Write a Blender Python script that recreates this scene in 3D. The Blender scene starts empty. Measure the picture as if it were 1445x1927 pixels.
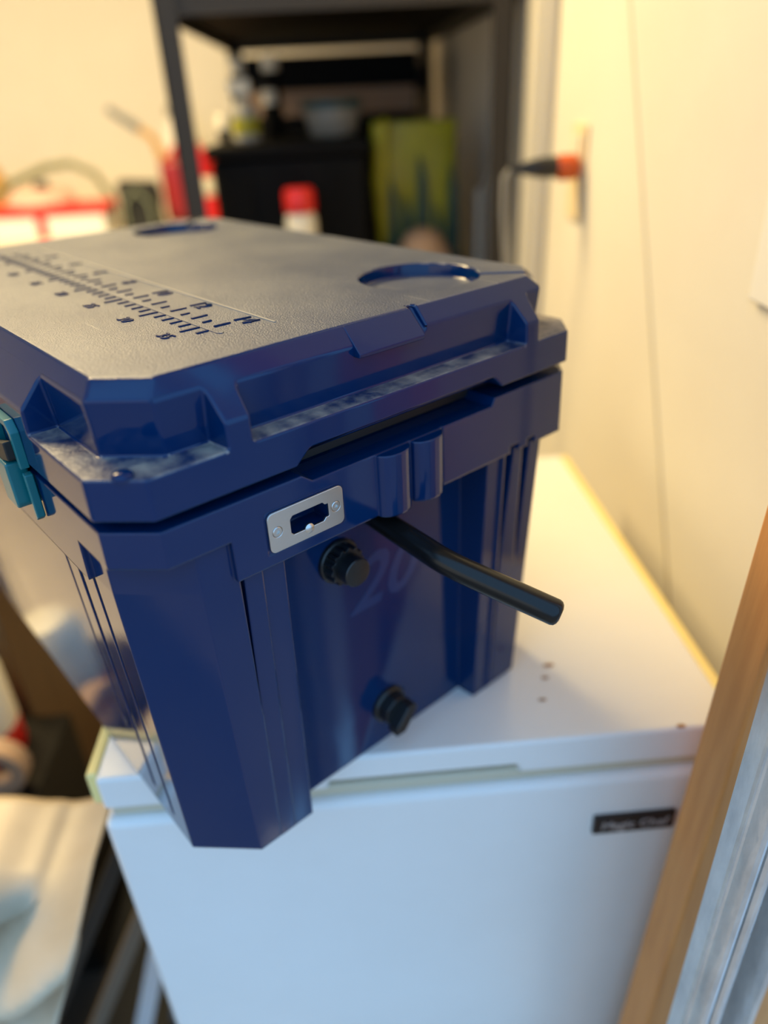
import bpy, bmesh, math, random
from mathutils import Vector, Matrix, noise
random.seed(7)
S = bpy.context.scene
COL = S.collection
PI = math.pi

# ------------------------------------------------------------------ camera, world, lights, exposure
cam_d = bpy.data.cameras.new('camera')
cam = bpy.data.objects.new('camera', cam_d)
COL.objects.link(cam)
S.camera = cam
R0 = Vector((0.996278, -0.0743, -0.043704))
R1 = Vector((-0.074732, -0.491812, -0.867488))
R2 = Vector((0.04296, 0.867525, -0.495534))
m3 = Matrix((R0, -R1, -R2)).transposed()
cam.matrix_world = Matrix.Translation((0.102002, -0.310445, 1.282467)) @ m3.to_4x4()
cam_d.sensor_fit = 'VERTICAL'
cam_d.sensor_height = 36.0
cam_d.lens = 1373.96 / 1927 * 36.0
cam_d.clip_start = 0.01
cam_d.dof.use_dof = True
cam_d.dof.focus_distance = 0.40
cam_d.dof.aperture_fstop = 2.3
cam_d.dof.aperture_blades = 0

w = bpy.data.worlds.new('world')
S.world = w
w.use_nodes = True
bgn = w.node_tree.nodes['Background']
bgn.inputs['Color'].default_value = (0.34, 0.66, 1.10, 1)
bgn.inputs['Strength'].default_value = 1.55

def area(name, loc, size, power, color, rot=(0, 0, 0)):
    l = bpy.data.lights.new(name, 'AREA')
    l.shape = 'RECTANGLE'; l.size = size[0]; l.size_y = size[1]
    l.energy = power; l.color = color
    o = bpy.data.objects.new(name, l); o.location = loc; o.rotation_euler = rot
    COL.objects.link(o)
    return o
area('warm_bounce_fill', (-0.80, 1.22, 2.40), (1.3, 0.5), 86, (1.0, 0.75, 0.36))  # unseen area light added in place of warm sun bounce

sun = bpy.data.lights.new('sun', 'SUN'); sun.energy = 5.8; sun.angle = 0.01; sun.color = (1.0, 0.84, 0.62)
so = bpy.data.objects.new('sun', sun); COL.objects.link(so)
so.rotation_euler = Vector((-0.62, -0.48, -0.62)).to_track_quat('-Z', 'Y').to_euler()

S.view_settings.view_transform = 'Standard'
S.view_settings.look = 'None'
S.view_settings.exposure = 0.18
S.view_settings.gamma = 1.0
S.view_settings.use_curve_mapping = False

# ------------------------------------------------------------------ materials
def mat(name, col, rough=0.5, metal=0.0, col2=None, cscale=6.0, cmix=(0.35, 0.7), bump=0.0, bscale=80.0,
        rvar=0.0, ior=1.5, coat=0.0, stretch=None, trans=0.0, bev=0.0):
    m = bpy.data.materials.new(name); m.use_nodes = True
    nt = m.node_tree; b = nt.nodes['Principled BSDF']
    b.inputs['Base Color'].default_value = (*col, 1)
    b.inputs['Roughness'].default_value = rough
    b.inputs['Metallic'].default_value = metal
    b.inputs['IOR'].default_value = ior
    b.inputs['Coat Weight'].default_value = coat
    b.inputs['Coat Roughness'].default_value = 0.06
    b.inputs['Transmission Weight'].default_value = trans
    tc = nt.nodes.new('ShaderNodeTexCoord')
    src = tc.outputs['Object']
    if stretch:
        mp = nt.nodes.new('ShaderNodeMapping'); mp.inputs['Scale'].default_value = stretch
        nt.links.new(src, mp.inputs['Vector']); src = mp.outputs['Vector']
    if col2 is not None or rvar:
        n = nt.nodes.new('ShaderNodeTexNoise'); n.inputs['Scale'].default_value = cscale
        n.inputs['Detail'].default_value = 6; n.inputs['Roughness'].default_value = 0.62
        nt.links.new(src, n.inputs['Vector'])
        r = nt.nodes.new('ShaderNodeMapRange')
        r.inputs['From Min'].default_value = cmix[0]; r.inputs['From Max'].default_value = cmix[1]
        nt.links.new(n.outputs['Fac'], r.inputs['Value'])
        if col2 is not None:
            mx = nt.nodes.new('ShaderNodeMix'); mx.data_type = 'RGBA'
            mx.inputs['A'].default_value = (*col, 1); mx.inputs['B'].default_value = (*col2, 1)
            nt.links.new(r.outputs['Result'], mx.inputs['Factor'])
            nt.links.new(mx.outputs['Result'], b.inputs['Base Color'])
        if rvar:
            r2 = nt.nodes.new('ShaderNodeMapRange')
            r2.inputs['To Min'].default_value = rough; r2.inputs['To Max'].default_value = min(1, rough + rvar)
            nt.links.new(r.outputs['Result'], r2.inputs['Value'])
            nt.links.new(r2.outputs['Result'], b.inputs['Roughness'])
    if bump:
        n = nt.nodes.new('ShaderNodeTexNoise'); n.inputs['Scale'].default_value = bscale
        n.inputs['Detail'].default_value = 3
        nt.links.new(src, n.inputs['Vector'])
        bp = nt.nodes.new('ShaderNodeBump'); bp.inputs['Strength'].default_value = bump
        bp.inputs['Distance'].default_value = 0.002
        nt.links.new(n.outputs['Fac'], bp.inputs['Height'])
        nt.links.new(bp.outputs['Normal'], b.inputs['Normal'])
    if bev:
        bn_ = nt.nodes.new('ShaderNodeBevel'); bn_.samples = 6; bn_.inputs['Radius'].default_value = bev
        if bump: nt.links.new(bn_.outputs['Normal'], bp.inputs['Normal'])
        else: nt.links.new(bn_.outputs['Normal'], b.inputs['Normal'])
    return m

NAVYB = mat('navy_body_plastic', (0.0004, 0.0170, 0.074), 0.05, ior=1.45, rvar=0.05, cscale=18, bump=0.02, bscale=60, bev=0.002)
NAVY = mat('navy_plastic', (0.0004, 0.0170, 0.074), 0.06, ior=1.40, rvar=0.05, cscale=18, bump=0.02, bscale=60)
TEAL = mat('teal_rubber', (0.004, 0.135, 0.150), 0.28, bump=0.03)
BLACKP = mat('black_plastic', (0.008, 0.009, 0.010), 0.30, bump=0.06, bscale=300)
BLACKR = mat('black_rubber', (0.005, 0.005, 0.0055), 0.55, bump=0.05)
TUBE = mat('black_painted_tube', (0.006, 0.006, 0.006), 0.25, ior=1.38)
STEEL = mat('brushed_steel', (0.62, 0.60, 0.57), 0.32, 1.0, bump=0.08, bscale=500, stretch=(0.1, 0.1, 6))
WALLM = mat('cream_wall_paint', (0.70, 0.66, 0.57), 0.62, col2=(0.66, 0.61, 0.52), cscale=2.2, bump=0.05, bscale=120)
PANELM = mat('white_panel_paint', (0.71, 0.67, 0.58), 0.5, col2=(0.67, 0.62, 0.53), cscale=3.0, bump=0.03)
FLOORM = mat('concrete_floor', (0.66, 0.58, 0.46), 0.5, col2=(0.56, 0.49, 0.39), cscale=3.0, bump=0.15, bscale=40)
DRIVEM = mat('driveway_asphalt', (0.20, 0.185, 0.165), 0.85, col2=(0.15, 0.14, 0.125), cscale=2.0, bump=0.2, bscale=60)
CEILM = mat('ceiling_paint', (0.80, 0.77, 0.70), 0.8, bump=0.05)
ENAMEL = mat('white_enamel', (0.72, 0.705, 0.675), 0.28, col2=(0.685, 0.665, 0.63), cscale=5.0, bump=0.015, bscale=25)
YELLOWP = mat('yellow_plastic', (0.80, 0.66, 0.26), 0.4, col2=(0.72, 0.56, 0.20), cscale=8)
GASKET = mat('gasket_vinyl', (0.50, 0.45, 0.33), 0.5)
RUST = mat('rust_mark', (0.30, 0.14, 0.04), 0.8)
BADGEM = mat('badge_black', (0.012, 0.010, 0.010), 0.35)
BADGET = mat('badge_silver', (0.55, 0.53, 0.52), 0.35, 0.6)
WOOD = mat('pine_wood', (0.62, 0.27, 0.075), 0.6, col2=(0.50, 0.20, 0.05), cscale=14, stretch=(9, 9, 0.6), bump=0.12, bscale=30)
GALV = mat('galvanised_steel', (0.74, 0.72, 0.69), 0.30, 0.75, col2=(0.52, 0.51, 0.50), cscale=60, bump=0.5, bscale=90, stretch=(1, 1, 0.35))
RACKM = mat('black_rack_steel', (0.042, 0.037, 0.031), 0.5, bump=0.03, ior=1.3)
SHELFM = mat('dark_shelf_board', (0.010, 0.008, 0.007), 0.7, col2=(0.006, 0.005, 0.004), cscale=10, ior=1.12)
CRATEM = mat('black_crate', (0.003, 0.0028, 0.0026), 0.6, ior=1.2)
CREAM = mat('cream_plastic', (0.72, 0.66, 0.52), 0.45)
WHITEP = mat('white_plastic', (0.75, 0.73, 0.68), 0.4)
REDP = mat('red_plastic', (0.62, 0.012, 0.008), 0.35)
REDT = mat('red_tape', (0.80, 0.02, 0.008), 0.45)
DRED = mat('dark_red_plastic', (0.30, 0.015, 0.012), 0.4)
TUBT = mat('teal_lid', (0.01, 0.05, 0.05), 0.5)
TUBG = mat('grey_tub', (0.27, 0.24, 0.19), 0.5)
YELB = mat('yellow_bag', (0.36, 0.34, 0.004), 0.45, col2=(0.25, 0.22, 0.003), cscale=9, bump=0.2, bscale=12)
GREENB = mat('dark_green_print', (0.008, 0.055, 0.045), 0.45)
SLATM = mat('brown_slat', (0.17, 0.13, 0.09), 0.6)
TANP = mat('tan_paper', (0.34, 0.22, 0.14), 0.7)
STUDM = mat('stud_shade_paint', (0.58, 0.54, 0.46), 0.5)
GREYP = mat('grey_plastic', (0.30, 0.29, 0.26), 0.5)
OLIVE = mat('olive_hose', (0.20, 0.21, 0.11), 0.5)
DARKF = mat('black_fabric', (0.010, 0.011, 0.011), 0.85, bump=0.2, bscale=40)
ORANGE = mat('orange_plastic', (0.52, 0.075, 0.005), 0.4)
AMBER = mat('amber_plastic', (0.55, 0.28, 0.05), 0.5)
TANO = mat('tan_outlet_plate', (0.70, 0.57, 0.36), 0.5)
TARP = mat('cream_tarp', (0.56, 0.45, 0.31), 0.45, col2=(0.40, 0.31, 0.20), cscale=5, bump=0.25, bscale=14)
BROWN = mat('brown_board', (0.10, 0.050, 0.015), 0.6, col2=(0.07, 0.034, 0.010), cscale=8, stretch=(6, 6, 1))
CABM = mat('dark_cabinet', (0.006, 0.005, 0.004), 0.6, ior=1.25)
CARD = mat('cardboard', (0.52, 0.38, 0.21), 0.8, col2=(0.46, 0.33, 0.18), cscale=6)
GREYM = mat('grey_metal', (0.16, 0.17, 0.18), 0.4, 0.3)
PALEB = mat('pale_board', (0.60, 0.62, 0.64), 0.5)
STAMP = mat('stamped_navy', (0.005, 0.031, 0.108), 0.18)
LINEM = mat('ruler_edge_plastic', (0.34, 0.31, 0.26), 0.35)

def navy_top():
    # textured lid top with dust and scratches
    m = bpy.data.materials.new('navy_textured_top'); m.use_nodes = True
    nt = m.node_tree; N = nt.nodes; L = nt.links; b = N['Principled BSDF']
    b.inputs['IOR'].default_value = 1.55
    tc = N.new('ShaderNodeTexCoord')
    big = N.new('ShaderNodeTexNoise'); big.inputs['Scale'].default_value = 7; big.inputs['Detail'].default_value = 7
    big.inputs['Roughness'].default_value = 0.65
    L.new(tc.outputs['Object'], big.inputs['Vector'])
    r = N.new('ShaderNodeMapRange'); r.inputs['From Min'].default_value = 0.33; r.inputs['From Max'].default_value = 0.72
    r.inputs['To Min'].default_value = 0.06; r.inputs['To Max'].default_value = 0.58
    L.new(big.outputs['Fac'], r.inputs['Value'])
    # scratches: strongly stretched noise
    mp = N.new('ShaderNodeMapping'); mp.inputs['Rotation'].default_value = (0, 0, 0.35); mp.inputs['Scale'].default_value = (5, 190, 1)
    L.new(tc.outputs['Object'], mp.inputs['Vector'])
    sc = N.new('ShaderNodeTexNoise'); sc.inputs['Scale'].default_value = 2.2; sc.inputs['Detail'].default_value = 2
    L.new(mp.outputs['Vector'], sc.inputs['Vector'])
    r2 = N.new('ShaderNodeMapRange'); r2.inputs['From Min'].default_value = 0.69; r2.inputs['From Max'].default_value = 0.76
    r2.inputs['To Max'].default_value = 0.75
    L.new(sc.outputs['Fac'], r2.inputs['Value'])
    ad = N.new('ShaderNodeMath'); ad.operation = 'ADD'; ad.use_clamp = True
    L.new(r.outputs['Result'], ad.inputs[0]); L.new(r2.outputs['Result'], ad.inputs[1])
    mx = N.new('ShaderNodeMix'); mx.data_type = 'RGBA'
    mx.inputs['A'].default_value = (0.014, 0.030, 0.078, 1); mx.inputs['B'].default_value = (0.19, 0.195, 0.20, 1)
    L.new(ad.outputs['Value'], mx.inputs['Factor']); L.new(mx.outputs['Result'], b.inputs['Base Color'])
    b.inputs['Roughness'].default_value = 0.38
    fn = N.new('ShaderNodeTexNoise'); fn.inputs['Scale'].default_value = 1200; fn.inputs['Detail'].default_value = 1
    L.new(tc.outputs['Object'], fn.inputs['Vector'])
    bp = N.new('ShaderNodeBump'); bp.inputs['Strength'].default_value = 0.55; bp.inputs['Distance'].default_value = 0.0008
    L.new(fn.outputs['Fac'], bp.inputs['Height']); L.new(bp.outputs['Normal'], b.inputs['Normal'])
    return m
NAVYTOP = navy_top()
NAVYDUST = mat('navy_dusty_ledge', (0.006, 0.022, 0.075), 0.45, col2=(0.34, 0.30, 0.245), cscale=34, cmix=(0.40, 0.68), bump=0.3, bscale=400)

# ------------------------------------------------------------------ mesh helpers
class MB:
    """collects geometry; k scales (0.001 = millimetres), off shifts"""
    def __init__(s, k=1.0, off=(0, 0, 0)):
        s.v = []; s.f = []; s.k = k; s.off = Vector(off); s.mi = []
    def add(s, vs, fs, mi=0):
        n = len(s.v)
        s.v += [Vector(p) * s.k + s.off for p in vs]
        s.f += [tuple(i + n for i in f) for f in fs]; s.mi += [mi] * len(fs)
        return s
    def box(s, a, b, mi=0):
        x0, y0, z0 = a; x1, y1, z1 = b
        return s.add([(x0, y0, z0), (x1, y0, z0), (x1, y1, z0), (x0, y1, z0), (x0, y0, z1), (x1, y0, z1), (x1, y1, z1), (x0, y1, z1)],
                     [(3, 2, 1, 0), (4, 5, 6, 7), (0, 1, 5, 4), (1, 2, 6, 5), (2, 3, 7, 6), (3, 0, 4, 7)], mi)
    def prism(s, poly, t0, t1, axis='z', poly1=None, mi=0):
        p1 = poly1 or poly
        def P(q, t):
            a, b = q
            return (a, b, t) if axis == 'z' else ((a, t, b) if axis == 'y' else (t, a, b))
        n = len(poly)
        vs = [P(q, t0) for q in poly] + [P(q, t1) for q in p1]
        fs = [tuple(range(n - 1, -1, -1)), tuple(range(n, 2 * n))] + [(i, (i + 1) % n, n + (i + 1) % n, n + i) for i in range(n)]
        return s.add(vs, fs, mi)
    def loft(s, rings, mi=0):
        n = len(rings[0]); vs = [p for r in rings for p in r]; fs = [tuple(range(n - 1, -1, -1))]
        for k in range(len(rings) - 1):
            for i in range(n):
                j = (i + 1) % n
                fs.append((k * n + i, k * n + j, (k + 1) * n + j, (k + 1) * n + i))
        m = (len(rings) - 1) * n
        fs.append(tuple(range(m, m + n)))
        return s.add(vs, fs, mi)
    def tube(s, pts, r, seg=14, mi=0, cap=True):
        pts = [Vector(p) for p in pts]; rings = []; up = Vector((0, 0, 1))
        rr = r if isinstance(r, (list, tuple)) else [r] * len(pts)
        d0 = (pts[1] - pts[0]).normalized()
        u = d0.cross(up) if abs(d0.z) < 0.95 else d0.cross(Vector((0, 1, 0)))
        u.normalize()
        for i, p in enumerate(pts):
            d = ((pts[min(i + 1, len(pts) - 1)] - pts[max(i - 1, 0)])).normalized()
            u = (u - d * u.dot(d)).normalized(); vv = d.cross(u)
            rings.append([tuple(p + (u * math.cos(2 * PI * k / seg) + vv * math.sin(2 * PI * k / seg)) * rr[i]) for k in range(seg)])
        return s.loft(rings, mi)
    def lathe(s, prof, origin, axis='z', seg=28, mi=0):
        """prof: list of (radius, height) along the axis"""
        rings = []
        for r, h in prof:
            ring = []
            for k in range(seg):
                a = 2 * PI * k / seg; c, d = r * math.cos(a), r * math.sin(a)
                q = (c, d, h) if axis == 'z' else ((h, c, d) if axis == 'x' else (d, h, c))
                ring.append((q[0] + origin[0], q[1] + origin[1], q[2] + origin[2]))
            rings.append(ring)
        return s.loft(rings, mi)
    def mesh(s, name):
        me = bpy.data.meshes.new(name); me.from_pydata([tuple(p) for p in s.v], [], s.f); me.update()
        for p, i in zip(me.polygons, s.mi): p.material_index = i
        bm = bmesh.new(); bm.from_mesh(me); bmesh.ops.recalc_face_normals(bm, faces=bm.faces); bm.to_mesh(me); bm.free()
        return me

def shade(o, angle=35):
    me = o.data
    for p in me.polygons: p.use_smooth = True
    try: me.set_sharp_from_angle(angle=math.radians(angle))
    except Exception: pass

def bevel(o, width, seg=2, ang=28, clamp=True):
    m = o.modifiers.new('bevel', 'BEVEL'); m.width = width; m.segments = seg; m.limit_method = 'ANGLE'
    m.angle_limit = math.radians(ang); m.harden_normals = True; m.use_clamp_overlap = clamp; m.miter_outer = 'MITER_ARC'
    return o

def obj(name, mb, mats, parent=None, bev=0, smooth=35, seg=2, clamp=True):
    me = mb if isinstance(mb, bpy.types.Mesh) else mb.mesh(name)
    for m in (mats if isinstance(mats, (list, tuple)) else [mats]): me.materials.append(m)
    o = bpy.data.objects.new(name, me); COL.objects.link(o)
    if parent: o.parent = parent
    if smooth: shade(o, smooth)
    if bev: bevel(o, bev, seg, clamp=clamp)
    return o

def tag(o, label, cat, group=None, kind=None):
    o['label'] = label; o['category'] = cat
    if group: o['group'] = group
    if kind: o['kind'] = kind
    return o

def thing(name, label, cat, loc=(0, 0, 0), rotz=0, group=None):
    o = bpy.data.objects.new(name, None); COL.objects.link(o); o.location = loc; o.rotation_euler = (0, 0, rotz)
    o.empty_display_size = 0.05
    return tag(o, label, cat, group)

def struct(name, mb, m, bev=0, parent=None):
    o = obj(name, mb, m, parent, bev)
    if not parent: o['kind'] = 'structure'
    return o

def boolean(me, cutters, op='DIFFERENCE'):
    """cutters: list of (MB, op)"""
    base = bpy.data.objects.new('tmp_base', me); COL.objects.link(base); tmp = []
    for c, op in cutters:
        t = bpy.data.objects.new('tmp_cut', c.mesh('tmp_cut')); COL.objects.link(t); tmp.append(t)
        m = base.modifiers.new('b', 'BOOLEAN'); m.operation = op; m.object = t; m.solver = 'EXACT'
    dg = bpy.context.evaluated_depsgraph_get(); dg.update()
    out = bpy.data.meshes.new_from_object(base.evaluated_get(dg))
    for t in tmp + [base]: bpy.data.objects.remove(t)
    bm = bmesh.new(); bm.from_mesh(out)
    bmesh.ops.remove_doubles(bm, verts=bm.verts, dist=0.00005)
    bmesh.ops.dissolve_limit(bm, angle_limit=math.radians(0.6), verts=bm.verts, edges=bm.edges)
    bm.to_mesh(out); bm.free()
    out.materials.clear()
    return out

def text_mesh(txt, size, extrude, shear=0.0, bold=0.0):
    cu = bpy.data.curves.new('txt', 'FONT'); cu.body = txt; cu.size = size; cu.extrude = extrude; cu.shear = shear
    cu.offset = bold; cu.align_x = 'CENTER'; cu.resolution_u = 3
    t = bpy.data.objects.new('txt', cu); COL.objects.link(t)
    dg = bpy.context.evaluated_depsgraph_get(); dg.update()
    me = bpy.data.meshes.new_from_object(t.evaluated_get(dg)); bpy.data.objects.remove(t)
    return me

# ------------------------------------------------------------------ setting
WX = 0.475                                   # right wall face
YB = 2.95                                    # back wall face
struct('floor', MB().box((-3.3, -0.25, -0.10), (WX + 0.1, YB + 0.1, 0.0)), FLOORM)
struct('ground_driveway', MB().box((-9, -9, -0.14), (7, -0.25, -0.02)), DRIVEM)
struct('wall_bounce', MB().box((-4.6, -9, -0.02), (-4.4, -0.6, 3.0)), WALLM)  # unseen wall added outside to bounce warm sunlight into the garage
struct('wall_right', MB().box((WX, 0.0, 0.0), (WX + 0.1, YB, 2.6)), WALLM)
struct('wall_back', MB().box((-3.3, YB, 0.0), (WX + 0.1, YB + 0.1, 2.6)), WALLM)
struct('wall_left', MB().box((-3.3, 0.0, 0.0), (-3.2, YB, 2.6)), WALLM)
struct('wall_front', MB().box((-3.3, -0.02, 2.2), (WX + 0.1, 0.06, 2.6)).box((-3.3, -0.02, 0.0), (-2.6, 0.06, 2.2)), WALLM)
struct('ceiling', MB().box((-3.3, -0.02, 2.6), (WX + 0.1, YB + 0.1, 2.7)), CEILM)

# wooden door jamb board in front of the freezer's right end
jb = MB()
jb.prism([(0.303, 0.0), (0.52, 0.0), (0.52, 2.2), (0.382, 2.2)], 0.005, 0.043, 'y')
struct('trim_1', jb, WOOD, 0.003)

# ------------------------------------------------------------------ cooler
CR = -math.atan2(0.799, 0.602)               # cooler axes to room axes
cooler = thing('cooler_box', 'navy blue hard-sided cooler with scratched ruler lid standing on the white freezer', 'cooler', (0, 0, 0.845), CR)
MM = 0.001; OFF = (0, 0, 0.332)              # millimetres, z = 0 at the lid's top face
def C(): return MB(MM, OFF)
LX, WY_ = -458.0, 304.0
def octo(z, d, c):
    x0, x1, y0, y1 = LX - d, d, -d, WY_ + d
    return [(x1, y0 + c, z), (x1, y1 - c, z), (x1 - c, y1, z), (x0 + c, y1, z), (x0, y1 - c, z), (x0, y0 + c, z), (x0 + c, y0, z), (x1 - c, y0, z)]

# --- lid
lid_m = C().loft([octo(-59, 21.5, 21), octo(-23.5, 21, 21), octo(0, 0, 21)]).mesh('lid')
cut = []
def pocket(inner, outer, zf=-37.0, dz=0.086, zt=12.0):
    """prism whose inner outline leans: inner(d) gives points for offset d"""
    d0, d1 = 5.2, 5.2 + dz * (zt - zf)
    return C().prism(inner(d0) + outer, zf, zt, 'z', inner(d1) + outer)
# near corner
cut.append((pocket(lambda d: [(40, 44), (d, 40.5), (d, -d + 23), (d - 23, -d), (-71, -d)], [(-71, -45), (40, -45)]), 'DIFFERENCE'))
# front left corner (mirrored along the length)
cut.append((pocket(lambda d: [(LX + 71, -d), (LX - d + 23, -d), (LX - d, -d + 23), (LX - d, 40)], [(LX - 40, 44), (LX - 40, -45), (LX + 71, -45)]), 'DIFFERENCE'))
# far corner
cut.append((pocket(lambda d: [(-71, WY_ + d), (d - 23, WY_ + d), (d, WY_ + d - 23), (d, 274)], [(40, 272), (40, WY_ + 45), (-71, WY_ + 45)]), 'DIFFERENCE'))
# long recess in the end face
cut.append((pocket(lambda d: [(40, 264.5), (d + 1.5, 258), (d + 1.5, 57)], [(40, 54.5)]), 'DIFFERENCE'))
# long recess in the front face, between the latches
cut.append((pocket(lambda d: [(-150, -d), (-308, -d)], [(-310, -45), (-148, -45)]), 'DIFFERENCE'))
# mounting lug
lug = [(0.8, -0.5), (13.8, -13.6), (13.2, -16.0), (4.0, -16.0), (0.8, -6.0)]
cut.append((C().prism([(-3, 3), (30, 3), (30, -24), (22, -24), (9.0, -14.0), (-3, -2.5)], 178.5, 183.5, 'y'), 'DIFFERENCE'))
# hand grip notch in the lower edge
cut.append((C().prism([(75, -64), (80, -58), (88, -51), (230, -51), (238, -59), (241, -64)], 9, 60, 'x'), 'DIFFERENCE'))
cut.append((C().prism([(75, -64), (80, -58), (88, -51), (230, -51), (238, -59), (241, -64)], LX - 60, LX - 9, 'x'), 'DIFFERENCE'))
# two cup holders
for cx, cy in ((-56, 240), (LX + 56, 240)):
    cut.append((C().lathe([(39.2, -9), (41, 3)], (cx, cy, 0), 'z', 40), 'DIFFERENCE'))
# drain groove from the cup holder to the corner
def groove(a, b, wd, dp):
    a = Vector(a); b = Vector(b); n = Vector((-(b - a).y, (b - a).x)).normalized() * wd / 2
    return C().prism([tuple(a + n), tuple(b + n), tuple(b - n), tuple(a - n)][::-1], -dp, 4, 'z')
cut.append((groove((-30, 266), (4, 300), 5.0, 4.0), 'DIFFERENCE'))
cut.append((groove((LX + 30, 266), (LX - 4, 300), 5.0, 4.0), 'DIFFERENCE'))
lid_me = boolean(lid_m, cut)
lid = obj('lid', lid_me, [NAVY, NAVYTOP, NAVYDUST], cooler)
zt = 0.332
for p in lid.data.polygons:
    if p.normal.z > 0.9:
        p.material_index = 1 if p.center.z > zt - 0.0125 else 2
bevel(lid, 0.0016, 3, 22, clamp=False)
b = C(); b.prism(lug, 130, 178.4, 'y'); obj('mounting_lug', b, NAVY, lid, 0.0006)
# screw boss in the corner pocket
b = C(); b.lathe([(5.2, -37.2), (5.0, -35.6), (3.6, -34.4), (1.2, -34.0)], (10.5, -6.5, 0), 'z', 18)
obj('screw_boss', b, NAVY, lid)

# --- ruler on the lid
XR = -406.667
b = C(); b.prism([(-408, 76.2), (-39.5, 76.2), (-37.0, 77.0), (-36.4, 78.4), (-37.4, 80.0), (-40, 80.8), (-408, 80.8)], -0.1, 0.5)
obj('ruler_bar', b, NAVYTOP, lid, 0.0002)
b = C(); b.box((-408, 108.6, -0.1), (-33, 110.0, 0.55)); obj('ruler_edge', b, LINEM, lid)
ticks = {}
def tick(x, y0, y1):
    key = round(y1 - y0, 2)
    if key not in ticks:
        q = C(); q.off = Vector((0, 0, 0)); h = (y1 - y0) / 2
        q.prism([(-0.75, -h), (0.75, -h), (0.75, h), (-0.75, h)], -0.1, 0.75)
        ticks[key] = q.mesh('ruler_tick'); ticks[key].materials.append(NAVY)
    o = bpy.data.objects.new('ruler_tick', ticks[key]); COL.objects.link(o); o.parent = lid
    o.location = (x * MM, (y0 + y1) / 2 * MM, zt)
for i in range(1, 29):
    tick(XR + i * 12.7, 81.8, 91.9 if i % 2 == 0 else 87.4)
for i in range(1, 37):
    tick(XR + i * 10, 64.2 if i % 5 == 0 else 68.6, 75.8)
def numeral(t, x, y, cap):
    me = text_mesh(t, cap / 0.70 * MM, 0.35 * MM, 0.12, 0.0)
    me.materials.append(NAVY)
    o = bpy.data.objects.new('ruler_number', me); COL.objects.link(o); o.parent = lid
    o.location = (x * MM, y * MM, zt + 0.0004)
for n in range(2, 15, 2): numeral(str(n), XR + n * 25.4 + 1, 96.0, 10.4)
for n in range(5, 36, 5): numeral(str(n), XR + n * 10 + 1, 51.6, 7.4)

# --- body
body_m = C().loft([octo(-332, 6.2, 33), octo(-329.5, 8.0, 33), octo(-327, 8.9, 33), octo(-110, 16.5, 33), octo(-110, 20.5, 21), octo(-65.5, 20, 21)]).mesh('body')
cut = []
# collar is shallower round the corners
def dd(z): return 16.5 - (-110 - z) * 7.8 / 222
cut.append((C().prism([(-38, -60), (60, -60), (60, 35.5), (16.5, 35.5), (16.5, 16.5), (-16.5, -16.5), (-38, -16.5)], -110, -86), 'DIFFERENCE'))
cut.append((C().prism([(LX + 38, -60), (LX - 60, -60), (LX - 60, 35.5), (LX - 16.5, 35.5), (LX - 16.5, 16.5), (LX + 16.5, -16.5), (LX + 38, -16.5)][::-1], -110, -86), 'DIFFERENCE'))
# end panel between the two feet
cut.append((C().prism([(-10, 69), (60, 66), (60, 237), (-10, 233)], -345, -110), 'DIFFERENCE'))
# collar top lowered in the hand grip
cut.append((C().prism([(74, -60), (88, -70.5), (230, -70.5), (236, -60)], -12, 60, 'x'), 'DIFFERENCE'))
# feet: setbacks and slots on the end face
def setback(y0, y1, t):
    return C().prism([(8.7 - t, y0), (60, y0), (60, y1), (8.7 - t, y1)], -333.5, -110, 'z', [(16.45 - t, y0), (60, y0), (60, y1), (16.45 - t, y1)])
cut.append((setback(40.5, 75, 1.2), 'DIFFERENCE'))
cut.append((setback(53, 75, 2.6), 'DIFFERENCE'))
cut.append((C().prism([(38.4, -110), (41.6, -110), (40.6, -212), (40.2, -212)], 6, 60, 'x'), 'DIFFERENCE'))
cut.append((setback(230, 248, 2.2), 'DIFFERENCE'))
cut.append((C().prism([(250, -105), (259, -105), (253, -190), (251.5, -330), (250.5, -330)], 7, 60, 'x'), 'DIFFERENCE'))
cut.append((C().prism([(268, -105), (276, -105), (272, -200), (270.5, -210), (269, -200)], 7, 60, 'x'), 'DIFFERENCE'))
# front face: ribs and the wide panel between them
def fset(x0, x1, t, z0=-333.5, z1=-110):
    a, b_ = -(dd(z0)) + t, -(dd(z1)) + t
    return C().prism([(x0, -70), (x1, -70), (x1, a), (x0, a)], z0, z1, 'z', [(x0, -70), (x1, -70), (x1, b_), (x0, b_)])
for sgn in (0, 1):
    def mx(a, b_): return (a, b_) if not sgn else (LX - b_, LX - a)
    x0, x1 = mx(-46.5, -42); cut.append((fset(x0, x1, 4, -312), 'DIFFERENCE'))
    x0, x1 = mx(-72, -66); cut.append((fset(x0, x1, 5, -305), 'DIFFERENCE'))
    x0, x1 = mx(-92, -89); cut.append((fset(x0, x1, 3, -260), 'DIFFERENCE'))
# lobes of the handle hinge
for cy in (144.0, 171.0):
    prof = []
    for k in range(20):
        a = 2 * PI * k / 20
        prof.append((19.5 + 8.6 * math.cos(a), cy + 12.6 * math.sin(a)))
    cut.append((C().prism(prof, -110.5, -71, 'z'), 'UNION'))
cut.append((C().prism([(19, 184.2), (40, 184.2), (40, 185.6), (19, 185.6)], -115, -60), 'DIFFERENCE'))
# seat of the steel plate
cut.append((C().box((20.0, 55.3, -103.2), (40, 106.6, -77.5)), 'DIFFERENCE'))
cut.append((C().box((6.0, 67, -98), (40, 96, -83)), 'DIFFERENCE'))
body_me = boolean(body_m, cut)
body = obj('body', body_me, [NAVYB], cooler, smooth=0)
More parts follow.
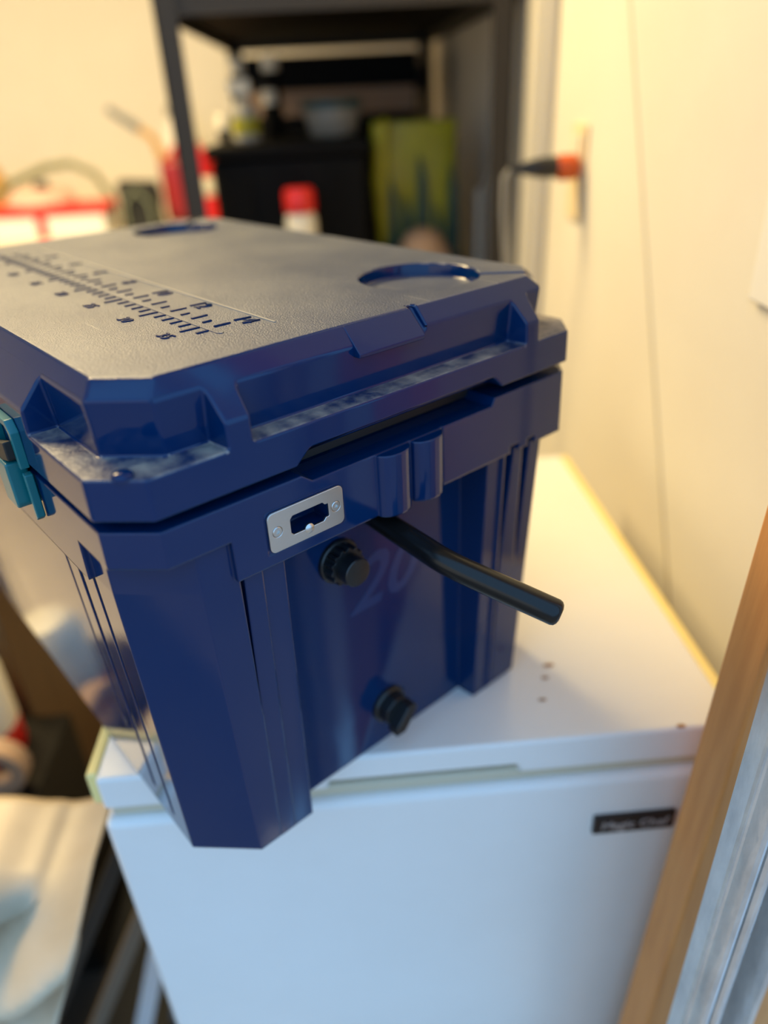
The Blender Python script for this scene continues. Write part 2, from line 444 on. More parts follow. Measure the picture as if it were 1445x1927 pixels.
# seal between lid and body
b = C(); b.loft([octo(-72, -14, 21), octo(-57, -14, 21)]); obj('lid_seal', b, BLACKR, cooler)
b = C(); b.loft([octo(-69.5, -3, 21), octo(-64, -3.5, 21)]); obj('inner_rim', b, BLACKR, body)

# --- steel plate with lock slot
plate = C()
def rrect(y0, y1, z0, z1, r, n=5):
    out = []
    for cx, cz, a0 in ((y1 - r, z1 - r, 0), (y0 + r, z1 - r, 90), (y0 + r, z0 + r, 180), (y1 - r, z0 + r, 270)):
        for k in range(n + 1):
            a = math.radians(a0 + 90 * k / n); out.append((cx + r * math.cos(a), cz + r * math.sin(a)))
    return out
pm = C().prism(rrect(56.2, 105.6, -102.4, -78.6, 3.6), 20.2, 21.8, 'x').mesh('plate')
slot = [(69.5, -95.5), (79.5, -96.6), (91, -95.6), (92.5, -93.5), (92.5, -86.5), (91, -85), (71, -85.2), (69.5, -87)]
slot = [(71.5, -96.2), (91.5, -96.2), (93, -94.4), (95.2, -94.4), (95.2, -86.6), (93, -86.6), (91.5, -84.8), (71.5, -84.8), (70, -86.4), (70, -94.6)]
pcut = [(C().prism(slot, 15, 30, 'x'), 'DIFFERENCE')]
for y in (61.6, 100.2): pcut.append((C().lathe([(3.0, 20.9), (3.5, 30)], (0, y, -90.4), 'x', 20), 'DIFFERENCE'))
sp = obj('lock_plate', boolean(pm, pcut), STEEL, cooler)
bevel(sp, 0.0004, 2, 30, clamp=False)
sp['label'] = 'polished steel lock plate with a slot'
for y in (61.6, 100.2):
    sm = C().lathe([(2.8, 20.5), (2.9, 21.6), (2.6, 21.95)], (0, y, -90.4), 'x', 20).mesh('screw')
    sm = boolean(sm, [(C().prism([(y + 1.3 * math.cos(k * PI / 3), -90.4 + 1.3 * math.sin(k * PI / 3)) for k in range(6)], 21.0, 30, 'x'), 'DIFFERENCE')])
    obj('screw', sm, STEEL, sp)
b = C(); b.lathe([(3.0, 20.9), (3.0, 22.0), (2.0, 22.9), (0.6, 23.2)], (0, 81.5, -96.6), 'x', 18); obj('rivet', b, STEEL, sp)

# --- upper drain knob
kn = C(); kn.lathe([(15.4, -10.5), (15.4, -7.6), (14.4, -6.6)], (0, 120.5, -150.5), 'x', 36)
knob = obj('vent_knob', kn, BLACKP, cooler, 0.0003)
g = C(); ring0 = []; ring1 = []
for k in range(56):
    a = 2 * PI * k / 56; r = 13.8 if (k % 4) in (0, 1) else 12.2
    ring0.append((-7, 120.5 + r * math.cos(a), -150.5 + r * math.sin(a))); ring1.append((1.0, 120.5 + r * 0.96 * math.cos(a), -150.5 + r * 0.96 * math.sin(a)))
g.loft([ring0, ring1]); obj('grip_ring', g, BLACKP, knob, 0.0003)
g = C(); g.lathe([(9.6, 0.5), (9.6, 10.2), (9.1, 10.9), (8.6, 11.0)], (0, 120.5, -150.5), 'x', 36); obj('cap', g, BLACKP, knob)

# --- lower drain plug with a winged grip
kn = C(); kn.lathe([(15.0, -10.5), (15.0, -7), (13.8, -5.6)], (0, 155, -297), 'x', 36)
plug = obj('drain_plug', kn, BLACKP, cooler, 0.0003)
g = C(); g.prism([(155 + 13 * math.cos(k * PI / 4 + 0.2), -297 + 13 * math.sin(k * PI / 4 + 0.2)) for k in range(8)], -7, 3.0, 'x'); obj('plug_collar', g, BLACKP, plug, 0.001)
g = C(); g.prism([(144, -309), (153, -309.5), (166, -293), (164, -288), (157, -288), (145, -301)], 2, 12.5, 'x'); obj('plug_grip', g, BLACKP, plug, 0.0012)

# --- swing handle tube
pts = []
P0, P1, P2 = Vector((-12, 146, -124)), Vector((66, 143, -128)), Vector((124, 167, -143.5))
n = 14
for k in range(5): pts.append(P0.lerp(P1, k / 5))
A, B_, Cc = P0.lerp(P1, 0.86), P1, P1.lerp(P2, 0.30)
for k in range(n + 1):
    t = k / n; pts.append((1 - t) ** 2 * A + 2 * t * (1 - t) * B_ + t * t * Cc)
for k in range(1, 5): pts.append(Cc.lerp(P2, k / 4))
rad = [7.6] * len(pts)
dirn = (P2 - P1).normalized()
for k, (s_, r_) in enumerate(((1.8, 7.0), (3.0, 5.6), (3.7, 3.4))): pts.append(P2 + dirn * s_); rad.append(r_)
t = C(); t.tube(pts, rad, 24)
hb = obj('handle_tube', t, TUBE, cooler, smooth=50)
hb['label'] = 'black bent handle tube'

# --- size figure stamped on the end panel
me = text_mesh('20', 0.058, 0.0001, 0.42, 0.0010)
me.materials.append(STAMP)
st = bpy.data.objects.new('size_stamp', me); COL.objects.link(st); st.parent = body
st.rotation_euler = (PI / 2, 0, PI / 2); st.location = (-0.0099, 0.155, 0.332 - 0.199)

# --- rubber latches on the front
def latch(xc):
    hw = 19.0; rw = 4.0
    fr = C().prism([(xc - hw, -60), (xc + hw, -60), (xc + hw, -39), (xc + hw - 5, -33), (xc - hw + 5, -33), (xc - hw, -39)], -26.0, -21.2, 'y').mesh('latch')
    hole = C().prism([(xc - hw + rw, -70), (xc + hw - rw, -70), (xc + hw - rw, -40.5), (xc + hw - rw - 3.5, -36.8), (xc - hw + rw + 3.5, -36.8), (xc - hw + rw, -40.5)], -40, 0, 'y')
    o = obj('latch', boolean(fr, [(hole, 'DIFFERENCE')]), TEAL, cooler); bevel(o, 0.0006, 2, 30, clamp=False)
    o['label'] = 'teal rubber latch with a black strap'
    q = C(); q.prism([(xc + hw - rw, -93), (xc + hw, -90), (xc + hw, -64), (xc + hw - rw, -63)], -25.5, -20.8, 'y'); obj('latch_edge', q, TEAL, o, 0.0008)
    q = C(); q.prism([(xc - hw + rw, -93), (xc - hw, -90), (xc - hw, -64), (xc - hw + rw, -63)][::-1], -25.5, -20.8, 'y'); obj('latch_edge', q, TEAL, o, 0.0008)
    q = C(); q.prism([(xc - 10, -86), (xc + 8.0, -86), (xc + 10.0, -83), (xc + 10.0, -58), (xc - 10, -58)], -31.5, -20.5, 'y'); obj('latch_block', q, TEAL, o, 0.0014)
    q = C(); q.prism([(xc - hw + 2, -64), (xc + hw - 4.5, -55), (xc + hw - 4.5, -44), (xc - hw + 2, -53)], -30, -25, 'y'); obj('latch_strap', q, BLACKR, o, 0.001)
latch(-105); latch(LX + 105)

# ------------------------------------------------------------------ chest freezer
FX0, FX1, FY0, FY1 = -0.107, 0.391, 0.082, 0.575
fz = thing('chest_freezer', 'white chest freezer with yellow edges under the navy cooler', 'freezer', ((FX0 + FX1) / 2, (FY0 + FY1) / 2, 0))
def rel(mb): mb.off = Vector((-(FX0 + FX1) / 2, -(FY0 + FY1) / 2, 0)); return mb
b = rel(MB()); b.box((FX0 - 0.003, FY0 - 0.004, 0.02), (FX1 - 0.002, FY1 - 0.01, 0.800)); obj('cabinet', b, ENAMEL, fz, 0.008, seg=4)
lm = rel(MB()).box((FX0, FY0, 0.811), (FX1, FY1, 0.845)).mesh('freezer_lid')
lm = boolean(lm, [(rel(MB()).prism([(0.072, 0.80), (0.066, 0.8195), (0.219, 0.8195), (0.212, 0.80)], FY0 - 0.02, FY0 + 0.012, 'y'), 'DIFFERENCE')])
fl = obj('freezer_lid', lm, ENAMEL, fz); bevel(fl, 0.004, 3, 30, clamp=False)
b = rel(MB()); b.box((FX0 + 0.004, FY0 + 0.004, 0.799), (FX1 - 0.004, FY1 - 0.004, 0.8115)); obj('gasket', b, GASKET, fz, 0.003)
for x0, x1 in ((FX0 - 0.009, FX0 + 0.001), (FX1 - 0.001, FX1 + 0.009)):  # plain yellow strips along both side edges of the lid
    b = rel(MB()); b.box((x0, FY0 + 0.006, 0.812), (x1, FY1, 0.8445)); s_ = obj('edge_strip', b, YELLOWP, fl, 0.003); s_['label'] = 'yellow edge strip'
b = rel(MB()); b.box((0.282, FY0 - 0.0075, 0.7365), (0.351, FY0 - 0.003, 0.7575)); bd = obj('badge', b, BADGEM, fz, 0.001); bd['label'] = 'black name badge'
me = text_mesh('Magic Chef', 0.0125, 0.0004, 0.1, 0.0001); me.materials.append(BADGET)
o = bpy.data.objects.new('badge_lettering', me); COL.objects.link(o); o.parent = bd
o.rotation_euler = (PI / 2, 0, 0); o.location = (0.3165 - (FX0 + FX1) / 2, FY0 - 0.0078 - (FY0 + FY1) / 2, 0.7425)
rs = rel(MB())
for (x, y, r) in ((0.345, 0.0845, 0.0035), (0.150, 0.190, 0.006), (0.262, 0.165, 0.004), (0.255, 0.150, 0.003), (0.246, 0.125, 0.003)):
    rs.add([(x + r * (1 + 0.4 * random.random()) * math.cos(a * PI / 4), y + 0.6 * r * math.sin(a * PI / 4), 0.8453) for a in range(8)], [tuple(range(8))])
o = obj('rust_spots', rs, RUST, fl); o['kind'] = 'stuff'

# ------------------------------------------------------------------ garage door track
prof = [(0.3035, -0.046), (0.3035, -0.0590), (0.3045, -0.0605), (0.3062, -0.0600), (0.3075, -0.0605), (0.3100, -0.0640), (0.3130, -0.0660), (0.3165, -0.0660), (0.3195, -0.0640), (0.3210, -0.0610),
        (0.3213, -0.0570), (0.3222, -0.0560), (0.3230, -0.0575), (0.3238, -0.0610), (0.3260, -0.0622), (0.3290, -0.0620), (0.3315, -0.0600), (0.3328, -0.0560),
        (0.3335, -0.036), (0.3350, -0.0310), (0.3385, -0.0300), (0.3395, -0.0260), (0.3480, -0.0250), (0.3520, -0.0280), (0.3535, -0.050), (0.3570, -0.0560), (0.3610, -0.0560)]
def ribbon(prof, th):
    n = len(prof); pv = [Vector(p) for p in prof]; off = []
    for i in range(n):
        d = (pv[min(i + 1, n - 1)] - pv[max(i - 1, 0)]).normalized(); off.append(pv[i] + Vector((-d.y, d.x)) * th)
    return pv, off
pv, off = ribbon(prof, 0.0014)
tk = MB(); tk.prism([tuple(p) for p in pv] + [tuple(p) for p in reversed(off)], 0.0, 2.1)
gt = obj('door_track', tk, GALV, None, smooth=30)
tag(gt, 'galvanised steel garage door track standing before the wooden jamb', 'door track')
b = MB(); b.box((0.337, -0.0245, 1.5), (0.347, 0.0045, 1.54)); obj('track_bracket', b, GALV, gt)

# ------------------------------------------------------------------ things on the right wall
b = MB(); b.prism([(0.14, 0.55), (0.255, 0.55), (0.444, 0.90), (0.695, 1.365), (0.95, 1.84), (0.14, 1.84)], WX - 0.007, WX - 0.0005, 'x')
wsh = obj('wall_sheet', b, PANELM, None, 0.001)
b = MB(); b.tube([(WX - 0.0065, 0.255, 0.55), (WX - 0.0065, 0.445, 0.90), (WX - 0.0065, 0.695, 1.365), (WX - 0.0065, 0.95, 1.84)], 0.003, 8); obj('edge_bead', b, GASKET, wsh)
tag(wsh, 'large cream sheet with a slanted edge fixed on the right wall', 'panel')
b = MB(); b.box((WX - 0.0155, 0.17, 1.112), (WX - 0.0075, 0.313, 1.25)); cp = obj('cover_plate', b, WHITEP, None, 0.004)
tag(cp, 'white cover plate on the right wall at the picture edge', 'cover plate')
b = MB(); b.box((WX - 0.0185, 0.20, 1.15), (WX - 0.0150, 0.28, 1.22)); obj('plate_insert', b, WHITEP, cp, 0.002)
ot = thing('wall_outlet', 'tan wall outlet with a black and orange plug in it', 'outlet', (WX, 0.855, 1.18))
b = MB(); b.box((-0.006, -0.032, -0.075), (0.0, 0.032, 0.055)); obj('outlet_plate', b, TANO, ot, 0.003)
b = MB(); b.box((-0.010, -0.017, 0.012), (-0.006, 0.017, 0.042)); obj('socket_face', b, CREAM, ot, 0.003)
pl = thing('power_plug', 'black plug with an orange end sticking out of the tan outlet', 'plug', (WX - 0.011, 0.835, 1.180))
b = MB(); b.lathe([(0.014, 0.0), (0.0175, -0.004), (0.0175, -0.026), (0.0155, -0.030)], (0, 0, 0), 'x', 20); obj('plug_end', b, ORANGE, pl)['label'] = 'orange end'
b = MB(); b.lathe([(0.0145, -0.029), (0.0140, -0.052), (0.010, -0.072), (0.006, -0.085), (0.0045, -0.10)], (0, 0, 0.001), 'x', 20); obj('plug_body', b, BLACKP, pl)
b = MB(); b.tube([(-0.098, 0, 0.001), (-0.106, 0.004, -0.01), (-0.104, 0.012, -0.06), (-0.085, 0.03, -0.22), (-0.05, 0.05, -0.6), (-0.03, 0.06, -1.175)], 0.0035, 8); obj('plug_cord', b, GREYP, pl)
for y, x in ((1.02, 0.0), (1.075, 0.0)):
    b = MB(); b.tube([(WX - 0.009, y, 0.0), (WX - 0.009, y, 2.4)], 0.008, 10)  # thin strips added in place of the shading along a wall stud
    tag(obj('stud_shade_strip', b, STUDM), 'thin round strip put in for stud shading on the right wall, %s' % ('nearer the outlet' if y < 1.05 else 'nearer the rack'), 'pipe', 'stud shading strips on the right wall')

# ------------------------------------------------------------------ rack
RX0, RX1, RY0, RY1 = -0.172, 0.452, 1.21, 2.36
rk = thing('shelving_rack', 'black steel storage rack behind the cooler against the right wall', 'shelving rack', (0, 0, 0))
def post(x, y, sx, sy):
    b = MB(); b.box((x, y, 0), (x + sx * 0.040, y + sy * 0.004, 1.85)); b.box((x, y, 0), (x + sx * 0.004, y + sy * 0.040, 1.85))
    obj('post', b, RACKM, rk)
post(RX0, RY0, 1, 1); post(RX1, RY0, -1, 1); post(RX0, RY1, 1, -1); post(RX1, RY1, -1, -1)
SHZ = (0.42, 0.86, 1.445, 1.82)
for z in SHZ:
    for (a, b2) in (((RX0 + 0.004, RY0 + 0.004), (RX1 - 0.004, RY0 + 0.010)), ((RX0 + 0.004, RY1 - 0.010), (RX1 - 0.004, RY1 - 0.004)),
                    ((RX0 + 0.004, RY0 + 0.010), (RX0 + 0.010, RY1 - 0.010)), ((RX1 - 0.010, RY0 + 0.010), (RX1 - 0.004, RY1 - 0.010))):
        b = MB(); b.box((*a, z - 0.030), (*b2, z + 0.028)); obj('beam', b, RACKM, rk)
    b = MB(); b.box((RX0 + 0.010, RY0 + 0.010, z - 0.004), (RX1 - 0.010, RY1 - 0.010, z + 0.008)); obj('shelf_board', b, SHELFM, rk)
b = MB(); b.box((RX0 + 0.04, RY1 - 0.012, 1.29), (RX1 - 0.04, RY1 - 0.006, 1.36)); obj('cross_brace', b, RACKM, rk)
SH = 0.868
# black crate
cr = thing('storage_crate', 'large black storage crate on the rack shelf', 'crate', (0.028, 1.50, SH))
b = MB(); b.box((-0.155, -0.19, 0.0), (0.155, 0.19, 0.315)); obj('crate_body', b, CRATEM, cr, 0.012)
b = MB(); b.box((-0.163, -0.198, 0.316), (0.163, 0.198, 0.340)); obj('crate_lid', b, CRATEM, cr, 0.006)
for x in (-0.09, 0.0, 0.09):
    b = MB(); b.box((x - 0.008, -0.197, 0.02), (x + 0.008, -0.189, 0.29)); obj('crate_rib', b, CRATEM, cr, 0.002)
CT = SH + 0.340
# grey tub on the crate
tb = thing('food_tub', 'grey plastic tub with a dark teal lid on the black crate', 'tub', (0.123, 1.55, CT))
b = MB(); b.lathe([(0.048, 0), (0.052, 0.004), (0.064, 0.052), (0.063, 0.055)], (0, 0, 0), 'z', 24); obj('tub_body', b, TUBG, tb)
b = MB(); b.lathe([(0.068, 0.054), (0.069, 0.060), (0.069, 0.070), (0.064, 0.073)], (0, 0, 0), 'z', 24); obj('tub_lid', b, TUBT, tb)
# spray bottle
sb = thing('spray_bottle', 'pale grey spray bottle with a yellow label on the black crate', 'bottle', (-0.062, 1.46, CT))
b = MB(); b.lathe([(0.026, 0), (0.029, 0.004), (0.029, 0.055), (0.012, 0.078), (0.011, 0.088)], (0, 0, 0), 'z', 20); obj('bottle_body', b, GREYP, sb)
b = MB(); b.box((-0.03, -0.0135, 0.088), (0.018, 0.0135, 0.116)); b.box((-0.026, -0.004, 0.066), (-0.020, 0.004, 0.09)); obj('spray_head', b, CREAM, sb, 0.003)
b = MB(); b.lathe([(0.0294, 0.015), (0.0296, 0.016), (0.0296, 0.045), (0.0294, 0.046)], (0, 0, 0), 'z', 20); obj('bottle_label', b, YELB, sb)
# small dark jars with cream caps behind
for x, y, h, r, lb in ((-0.085, 1.65, 0.160, 0.017, 'tall black jar with a cream cap, left one at the back of the crate'), (-0.010, 1.65, 0.163, 0.020, 'tall black jar with a wide cream cap, right one at the back of the crate'),
                       (-0.015, 1.585, 0.096, 0.017, 'middling black jar with a cream cap right of the spray bottle'), (-0.125, 1.600, 0.052, 0.016, 'lowest black jar with a cream cap at the left end of the crate')):
    j = thing('small_jar', lb, 'jar', (x, y, CT), 0, 'cream-capped jars on the black crate')
    cap = 0.030
    b = MB(); b.lathe([(r * 0.9, 0), (r, 0.003), (r, h - cap - 0.006), (r * 0.8, h - cap)], (0, 0, 0), 'z', 16); obj('jar_body', b, CRATEM, j)
    b = MB(); b.lathe([(r * 0.95, h - cap), (r * 0.97, h - 0.003), (r * 0.85, h)], (0, 0, 0), 'z', 16); obj('jar_cap', b, CREAM, j)
# tall dark bin at the far end of the rack
bk = thing('tall_bin', 'tall black bin with a tan band at the far end of the rack', 'bin', (0.13, 2.12, SH))
b = MB(); b.box((-0.245, -0.16, 0), (0.235, 0.16, 0.515)); obj('bin_body', b, CRATEM, bk, 0.006)
b = MB(); b.box((-0.235, -0.165, 0.375), (0.225, -0.1605, 0.435)); obj('bin_band', b, TANP, bk, 0.002)['label'] = 'tan band'
# yellow bag
yb = thing('yellow_bag', 'yellow and dark green plastic bag standing right of the black crate', 'bag', (0.302, 1.50, SH))
def bag(hw, hd, h, seed, nseg=22, nz=14):
    m = MB(); rings = []
    for i in range(nz + 1):
        t = i / nz; z = h * t; pinch = 1.0 if t < 0.7 else 1.0 - 0.55 * (t - 0.7) / 0.3
        ring = []
        for k in range(nseg):
            a = 2 * PI * k / nseg; ca, sa = math.cos(a), math.sin(a)
            ex = 0.45
            x = hw * math.copysign(abs(ca) ** ex, ca); y = hd * pinch * math.copysign(abs(sa) ** ex, sa)
            nn = noise.noise(Vector((ca * 1.7 + seed, sa * 1.7, z * 14))) * 0.010
            ring.append((x + nn * ca, y + nn * sa, z + (0.010 * noise.noise(Vector((x * 30, seed, 3))) if i == nz else 0)))
        rings.append(ring)
    return m.loft(rings)
bm_ = bag(0.094, 0.05, 0.362, 2.1); obj('bag_body', bm_, YELB, yb, smooth=60)
b = MB()
for k in range(5):
    x = -0.062 + k * 0.034; h = (0.22, 0.17, 0.25, 0.15, 0.23)[k]
    b.prism([(x - 0.02, 0.02), (x + 0.02, 0.02), (x + 0.013, h), (x - 0.004, h + 0.05)], -0.064, -0.0495, 'y')
obj('bag_print', b, GREENB, yb, 0.002)['label'] = 'dark green printed shapes'
b = MB(); b.tube([(-0.082, -0.056, 0.12), (-0.084, -0.060, 0.25), (-0.078, -0.055, 0.36), (-0.066, -0.05, 0.366)], [0.012, 0.02, 0.018, 0.008], 10); obj('bag_fold', b, YELB, yb)
# tan bundle
b = MB(); b.lathe([(0.03, 0), (0.052, 0.01), (0.062, 0.06), (0.058, 0.115), (0.034, 0.155), (0.008, 0.166)], (0.296, 1.335, SH), 'z', 24)
tag(obj('tan_bundle', b, TANP), 'round tan bundle standing in front of the yellow bag', 'bundle')
# grey pipes beside the bag
for x, h, lb in ((0.418, 0.235, 'shorter grey pipe standing in the rack by the bag'), (0.440, 0.26, 'taller grey pipe standing in the rack beside the wall')):
    b = MB(); b.tube([(x, 1.34, SH), (x, 1.34, SH + h)], 0.0085, 12); tag(obj('grey_pipe', b, GREYP), lb, 'pipe', 'grey pipes in the rack')
# aerosol can with red cap
ac = thing('spray_can', 'white spray can with a red cap in front of the black crate', 'can', (0.043, 1.268, SH))
b = MB(); b.lathe([(0.030, 0), (0.031, 0.003), (0.031, 0.205), (0.026, 0.218)], (0, 0, 0), 'z', 24); obj('can_body', b, CREAM, ac)
b = MB(); b.lathe([(0.0305, 0.219), (0.031, 0.222), (0.031, 0.255), (0.027, 0.262), (0.018, 0.263)], (0, 0, 0), 'z', 24); obj('can_cap', b, REDP, ac)

# ------------------------------------------------------------------ bench by the back wall
wb = thing('work_bench', 'long cream-topped work bench along the back wall', 'bench', (-1.35, 2.55, 0))
b = MB(); b.box((-1.15, -0.35, 0.885), (1.16, 0.38, 0.918)); obj('bench_top', b, CREAM, wb, 0.003)
for x in (-1.10, 1.10):
    for y in (-0.30, 0.32): b = MB(); b.box((x - 0.04, y - 0.04, 0), (x + 0.04, y + 0.04, 0.885)); obj('leg', b, WOOD, wb)
b = MB(); b.box((-1.1, -0.31, 0.78), (1.1, -0.28, 0.884)); obj('apron', b, CABM, wb)
BT = 0.918
bx = thing('white_box', 'low white box with red tape on the back bench', 'box', (-0.845, 2.42, BT), 0.0)
b = MB(); b.box((-0.215, -0.10, 0), (0.205, 0.10, 0.066)); obj('box_body', b, WHITEP, bx, 0.004)
b = MB(); b.box((-0.218, -0.103, 0.067), (0.208, 0.103, 0.092)); obj('box_lid', b, REDT, bx, 0.004)['label'] = 'red lid'
b = MB(); b.box((-0.016, -0.1055, 0.0), (0.016, -0.1025, 0.088)); obj('tape_strip', b, REDT, bx)['label'] = 'upright red tape'
# objects on and round the box
b = MB(); b.tube([(-1.267, 2.609, 0.931), (-1.115, 2.598, 1.009), (-1.007, 2.587, 1.068), (-0.877, 2.587, 1.115), (-0.79, 2.587, 1.123), (-0.714, 2.587, 1.085), (-0.671, 2.587, 0.998), (-0.665, 2.587, 0.931)], 0.013, 12)
tag(obj('garden_hose', b, OLIVE, None, smooth=60), 'olive hose arching up behind the white box with red tape', 'hose')
b = MB(); b.lathe([(0.05, 0), (0.056, 0.006), (0.056, 0.15), (0.035, 0.19), (0.03, 0.205)], (-1.12, 2.70, BT), 'z', 20); tag(obj('amber_jar', b, AMBER), 'amber jar behind the hose at the left end', 'jar')
pk = thing('pink_bundle', 'low pinkish bundle lying on the red lid', 'bundle', (-0.86, 2.42, BT + 0.092))
b = MB(); b.lathe([(0.10, 0), (0.115, 0.012), (0.09, 0.045), (0.03, 0.058)], (0, 0, 0), 'z', 18); obj('bundle_body', b, mat('pink_cloth', (0.62, 0.40, 0.33), 0.8), pk)
b = MB(); b.lathe([(0.022, 0.054), (0.026, 0.06), (0.018, 0.078)], (0.02, -0.03, 0), 'z', 12); obj('bundle_knob', b, DARKF, pk)
# dark bag
db = thing('black_bag', 'black soft bag standing left of the red fuel can', 'bag', (-0.535, 2.42, BT))
obj('bag_body', bag(0.068, 0.05, 0.15, 5.5), DARKF, db, smooth=60)
b = MB(); b.tube([(-0.045, -0.055, 0.02), (-0.04, -0.062, 0.09), (0.0, -0.06, 0.13), (0.04, -0.06, 0.09), (0.045, -0.055, 0.02)], 0.005, 8); obj('bag_strap', b, mat('sage_strap', (0.22, 0.25, 0.17), 0.6), db)
# red fuel can with spout and bottle bits
fc = thing('fuel_can', 'red fuel can with a slanted spout behind the rack post', 'fuel can', (-0.395, 2.60, BT))
b = MB(); b.box((-0.085, -0.07, 0), (0.10, 0.07, 0.205)); obj('can_body', b, DRED, fc, 0.02, seg=4)
b = MB(); b.tube([(-0.05, 0, 0.205), (-0.02, 0, 0.245), (0.045, 0, 0.245), (0.07, 0, 0.205)], 0.012, 10); obj('can_handle', b, REDP, fc)
b = MB(); b.tube([(-0.075, 0, 0.20), (-0.10, 0, 0.27), (-0.14, 0, 0.30)], [0.017, 0.012, 0.012], 12); obj('can_neck', b, AMBER, fc)
b = MB(); b.tube([(-0.14, 0, 0.30), (-0.235, 0, 0.365)], [0.016, 0.012], 12); obj('spout', b, GREYM, fc)['label'] = 'grey spout'
wbt = thing('white_bottle', 'white bottle with a tan neck above the red fuel can', 'bottle', (-0.44, 2.76, BT))
b = MB(); b.lathe([(0.05, 0), (0.055, 0.005), (0.055, 0.26), (0.03, 0.31), (0.026, 0.33)], (0, 0, 0), 'z', 20); obj('bottle_body', b, WHITEP, wbt)
b = MB(); b.lathe([(0.028, 0.331), (0.028, 0.36), (0.02, 0.366)], (0, 0, 0), 'z', 16); obj('bottle_cap', b, GREYP, wbt)
rb = thing('red_bottle', 'red and cream bottle right of the rack post', 'bottle', (-0.315, 2.46, BT))
b = MB(); b.lathe([(0.04, 0), (0.043, 0.004), (0.043, 0.07), (0.036, 0.09)], (0, 0, 0), 'z', 20); obj('bottle_base', b, REDP, rb)
b = MB(); b.lathe([(0.036, 0.0905), (0.042, 0.10), (0.042, 0.135), (0.034, 0.15)], (0, 0, 0), 'z', 20); obj('bottle_shoulder', b, CREAM, rb)
b = MB(); b.lathe([(0.034, 0.151), (0.040, 0.155), (0.040, 0.225), (0.03, 0.232)], (0, 0, 0), 'z', 20); obj('bottle_cap', b, REDP, rb)

# ------------------------------------------------------------------ left of the freezer
b = MB(); b.box((-1.0, 0.08, 0.0005), (-0.115, 1.20, 0.010))  # sheet added to darken the floor seen between the leaning pieces
tag(obj('dark_floor_sheet', b, DARKF), 'dark sheet added to darken the floor left of the freezer', 'dark sheet')
# draped sheet
bn = MB(); bn.box((-0.70, 0.185, 0.0), (-0.42, 0.205, 0.625))
tag(obj('upright_board', bn, CABM, None, 0.003), 'dark upright board under the cream sheet left of the freezer', 'board')
tp = MB(); nu, nv = 110, 110; vs = []
for j in range(nv + 1):
    t = j / nv
    for i in range(nu + 1):
        s_ = i / nu
        X = -0.74 + s_ * (0.57 - 0.24 * max(0, (t - 0.1)) / 0.9)
        if t < 0.1:
            y = 0.235 - (0.235 - 0.145) * t / 0.1; z = 0.645
        else:
            q = (t - 0.1) / 0.9; y = 0.145 - 0.02 * q; z = 0.645 - 0.61 * q
        a = (X - z * 1.7)*0.55
        ph = a * 58 + 3.4 * noise.noise(Vector((X * 5, z * 5, 0)))
        fold = 1.5 * abs(math.sin(ph)) - 0.8 + 0.9 * noise.noise(Vector((a * 34, (X + z) * 5, 1.3))) + 0.5 * noise.noise(Vector((X * 26, z * 26, 4.3)))
        amp = 0.046 if t >= 0.1 else 0.012
        if t >= 0.1: y -= amp * (fold + 1)
        else: z += amp * (fold + 0.9)
        vs.append((X, y, z))
fs = [(j * (nu + 1) + i, j * (nu + 1) + i + 1, (j + 1) * (nu + 1) + i + 1, (j + 1) * (nu + 1) + i) for j in range(nv) for i in range(nu)]
tp.add(vs, fs)
ts = obj('draped_sheet', tp, TARP, None, smooth=180)
sm = ts.modifiers.new('solid', 'SOLIDIFY'); sm.thickness = 0.002
tag(ts, 'crumpled cream sheet draped over a board left of the freezer', 'sheet')
# leaning pieces between sheet and freezer
def lean(name, a, b2, wd, th, m, label, cat):
    a, b2 = Vector(a), Vector(b2); d = (b2 - a).normalized(); n_ = Vector((0, 1, 0)); s2 = d.cross(n_).normalized()
    q = MB(); vs = []
    for p in (a, b2):
        for sx, sy in ((-1, -1), (1, -1), (1, 1), (-1, 1)): vs.append(p + s2 * sx * wd / 2 + n_ * sy * th / 2)
    q.add(vs, [(3, 2, 1, 0), (4, 5, 6, 7), (0, 1, 5, 4), (1, 2, 6, 5), (2, 3, 7, 6), (3, 0, 4, 7)])
    return tag(obj(name, q, m, None, 0.001), label, cat)
lean('metal_bar', (-0.465, 0.16, 0.014), (-0.185, 0.24, 0.56), 0.018, 0.012, RACKM, 'slanting black metal bar beside the cream sheet', 'bar')
lean('wood_slat', (-0.385, 0.225, 0.014), (-0.150, 0.28, 0.50), 0.020, 0.010, SLATM, 'slanting tan slat right of the black bar', 'slat')
lean('pale_board', (-0.290, 0.25, 0.014), (-0.165, 0.325, 0.42), 0.024, 0.010, PALEB, 'narrow pale board leaning on the freezer side', 'board')
lean('grey_board', (-0.225, 0.33, 0.014), (-0.140, 0.41, 0.54), 0.045, 0.012, GREYM, 'dark grey board leaning nearest the freezer', 'board')
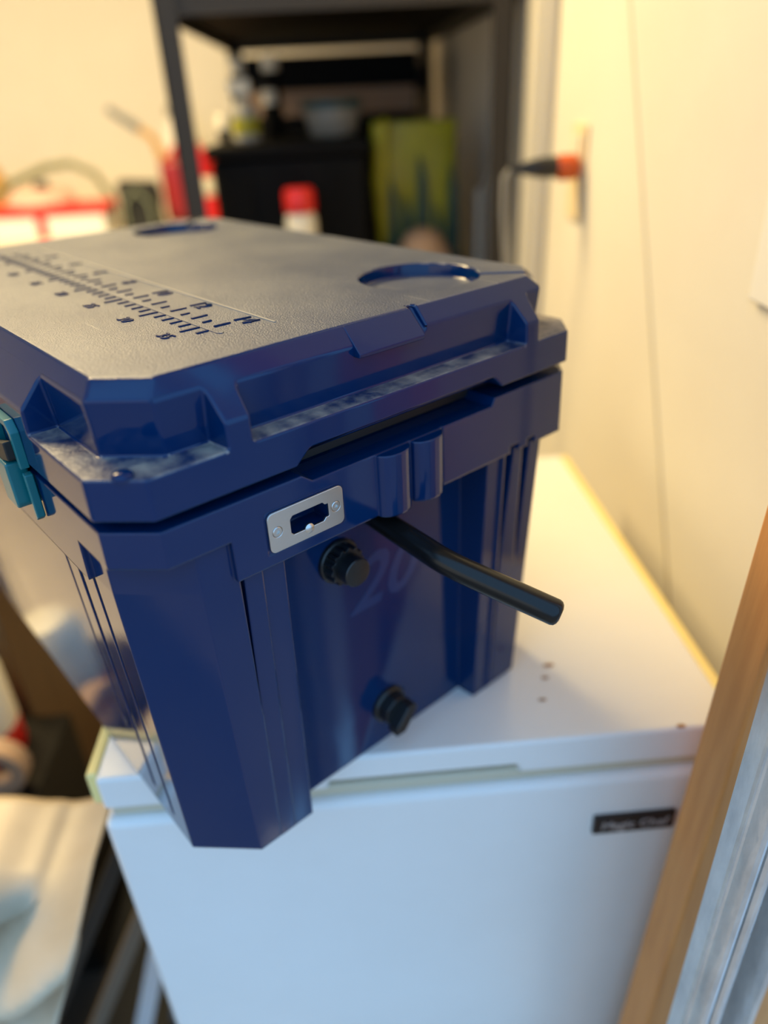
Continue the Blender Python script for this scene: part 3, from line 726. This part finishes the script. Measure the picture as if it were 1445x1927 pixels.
# dark cabinet and brown board farther back
cb = thing('dark_cabinet', 'dark brown cabinet behind the cream sheet', 'cabinet', (-0.60, 0.98, 0))
b = MB(); b.box((-0.11, -0.16, 0.04), (0.11, 0.16, 0.62)); obj('cabinet_body', b, CABM, cb, 0.004)
b = MB(); b.box((-0.104, -0.178, 0.05), (0.104, -0.161, 0.61)); obj('door', b, CABM, cb, 0.003)
b = MB(); b.box((-0.10, -0.15, 0.0), (0.10, 0.15, 0.04)); obj('plinth', b, CABM, cb)
b = MB(); b.prism([(-0.465, 0.0), (-0.445, 0.0), (-0.435, 0.80), (-0.455, 0.80)], 0.60, 1.12, 'y'); tag(obj('brown_board', b, BROWN, None, 0.002), 'brown wooden board standing between freezer and cabinet', 'board')
crt = thing('low_crate', 'low dark crate behind the draped cream sheet', 'crate', (-0.46, 0.505, 0))
b = MB(); b.box((-0.17, -0.085, 0.0), (0.085, 0.085, 0.44)); obj('crate_body', b, CABM, crt, 0.004)
b = MB(); b.box((-0.175, -0.09, 0.40), (0.09, -0.0855, 0.44)); obj('crate_rail', b, CABM, crt)
cn = thing('white_canister', 'cream canister with a red band at the left picture edge', 'canister', (-0.475, 0.525, 0.44))
b = MB(); b.lathe([(0.05, 0), (0.052, 0.004), (0.052, 0.048), (0.05, 0.05)], (0, 0, 0), 'z', 24); obj('canister_band', b, REDP, cn)['label'] = 'red band'
b = MB(); b.lathe([(0.05, 0.0505), (0.052, 0.052), (0.052, 0.15), (0.035, 0.175), (0.02, 0.18)], (0, 0, 0), 'z', 24); obj('canister_body', b, CREAM, cn)
# tape roll leaning on the crate front
rg = MB(); prof_r = []
for k in range(25):
    a = 2 * PI * k / 24
seg = 28; vsr = []; 
for k in range(seg):
    a = 2 * PI * k / seg
    for r, y in ((0.045, 0.0), (0.045, 0.03), (0.026, 0.03), (0.026, 0.0)): vsr.append((r * math.cos(a), y, r * math.sin(a)))
fr = [(k * 4 + j, k * 4 + (j + 1) % 4, ((k + 1) % seg) * 4 + (j + 1) % 4, ((k + 1) % seg) * 4 + j) for k in range(seg) for j in range(4)]
rg.off = Vector((-0.445, 0.482, 0.63 - 0.114 + 0.0)); rg.off = Vector((-0.425, 0.428, 0.487)); rg.add(vsr, fr)
tag(obj('tape_roll', rg, TANP, None, 0.002), 'tan tape roll with a dark centre at the left picture edge', 'tape roll')
# made-up housing above the added fill light
b = MB(); b.box((-1.47, 0.95, 2.42), (-0.13, 1.49, 2.60)); tag(obj('fill_light_box', b, WHITEP, None, 0.01), 'long white box added above the fill light over the garage floor', 'lamp')
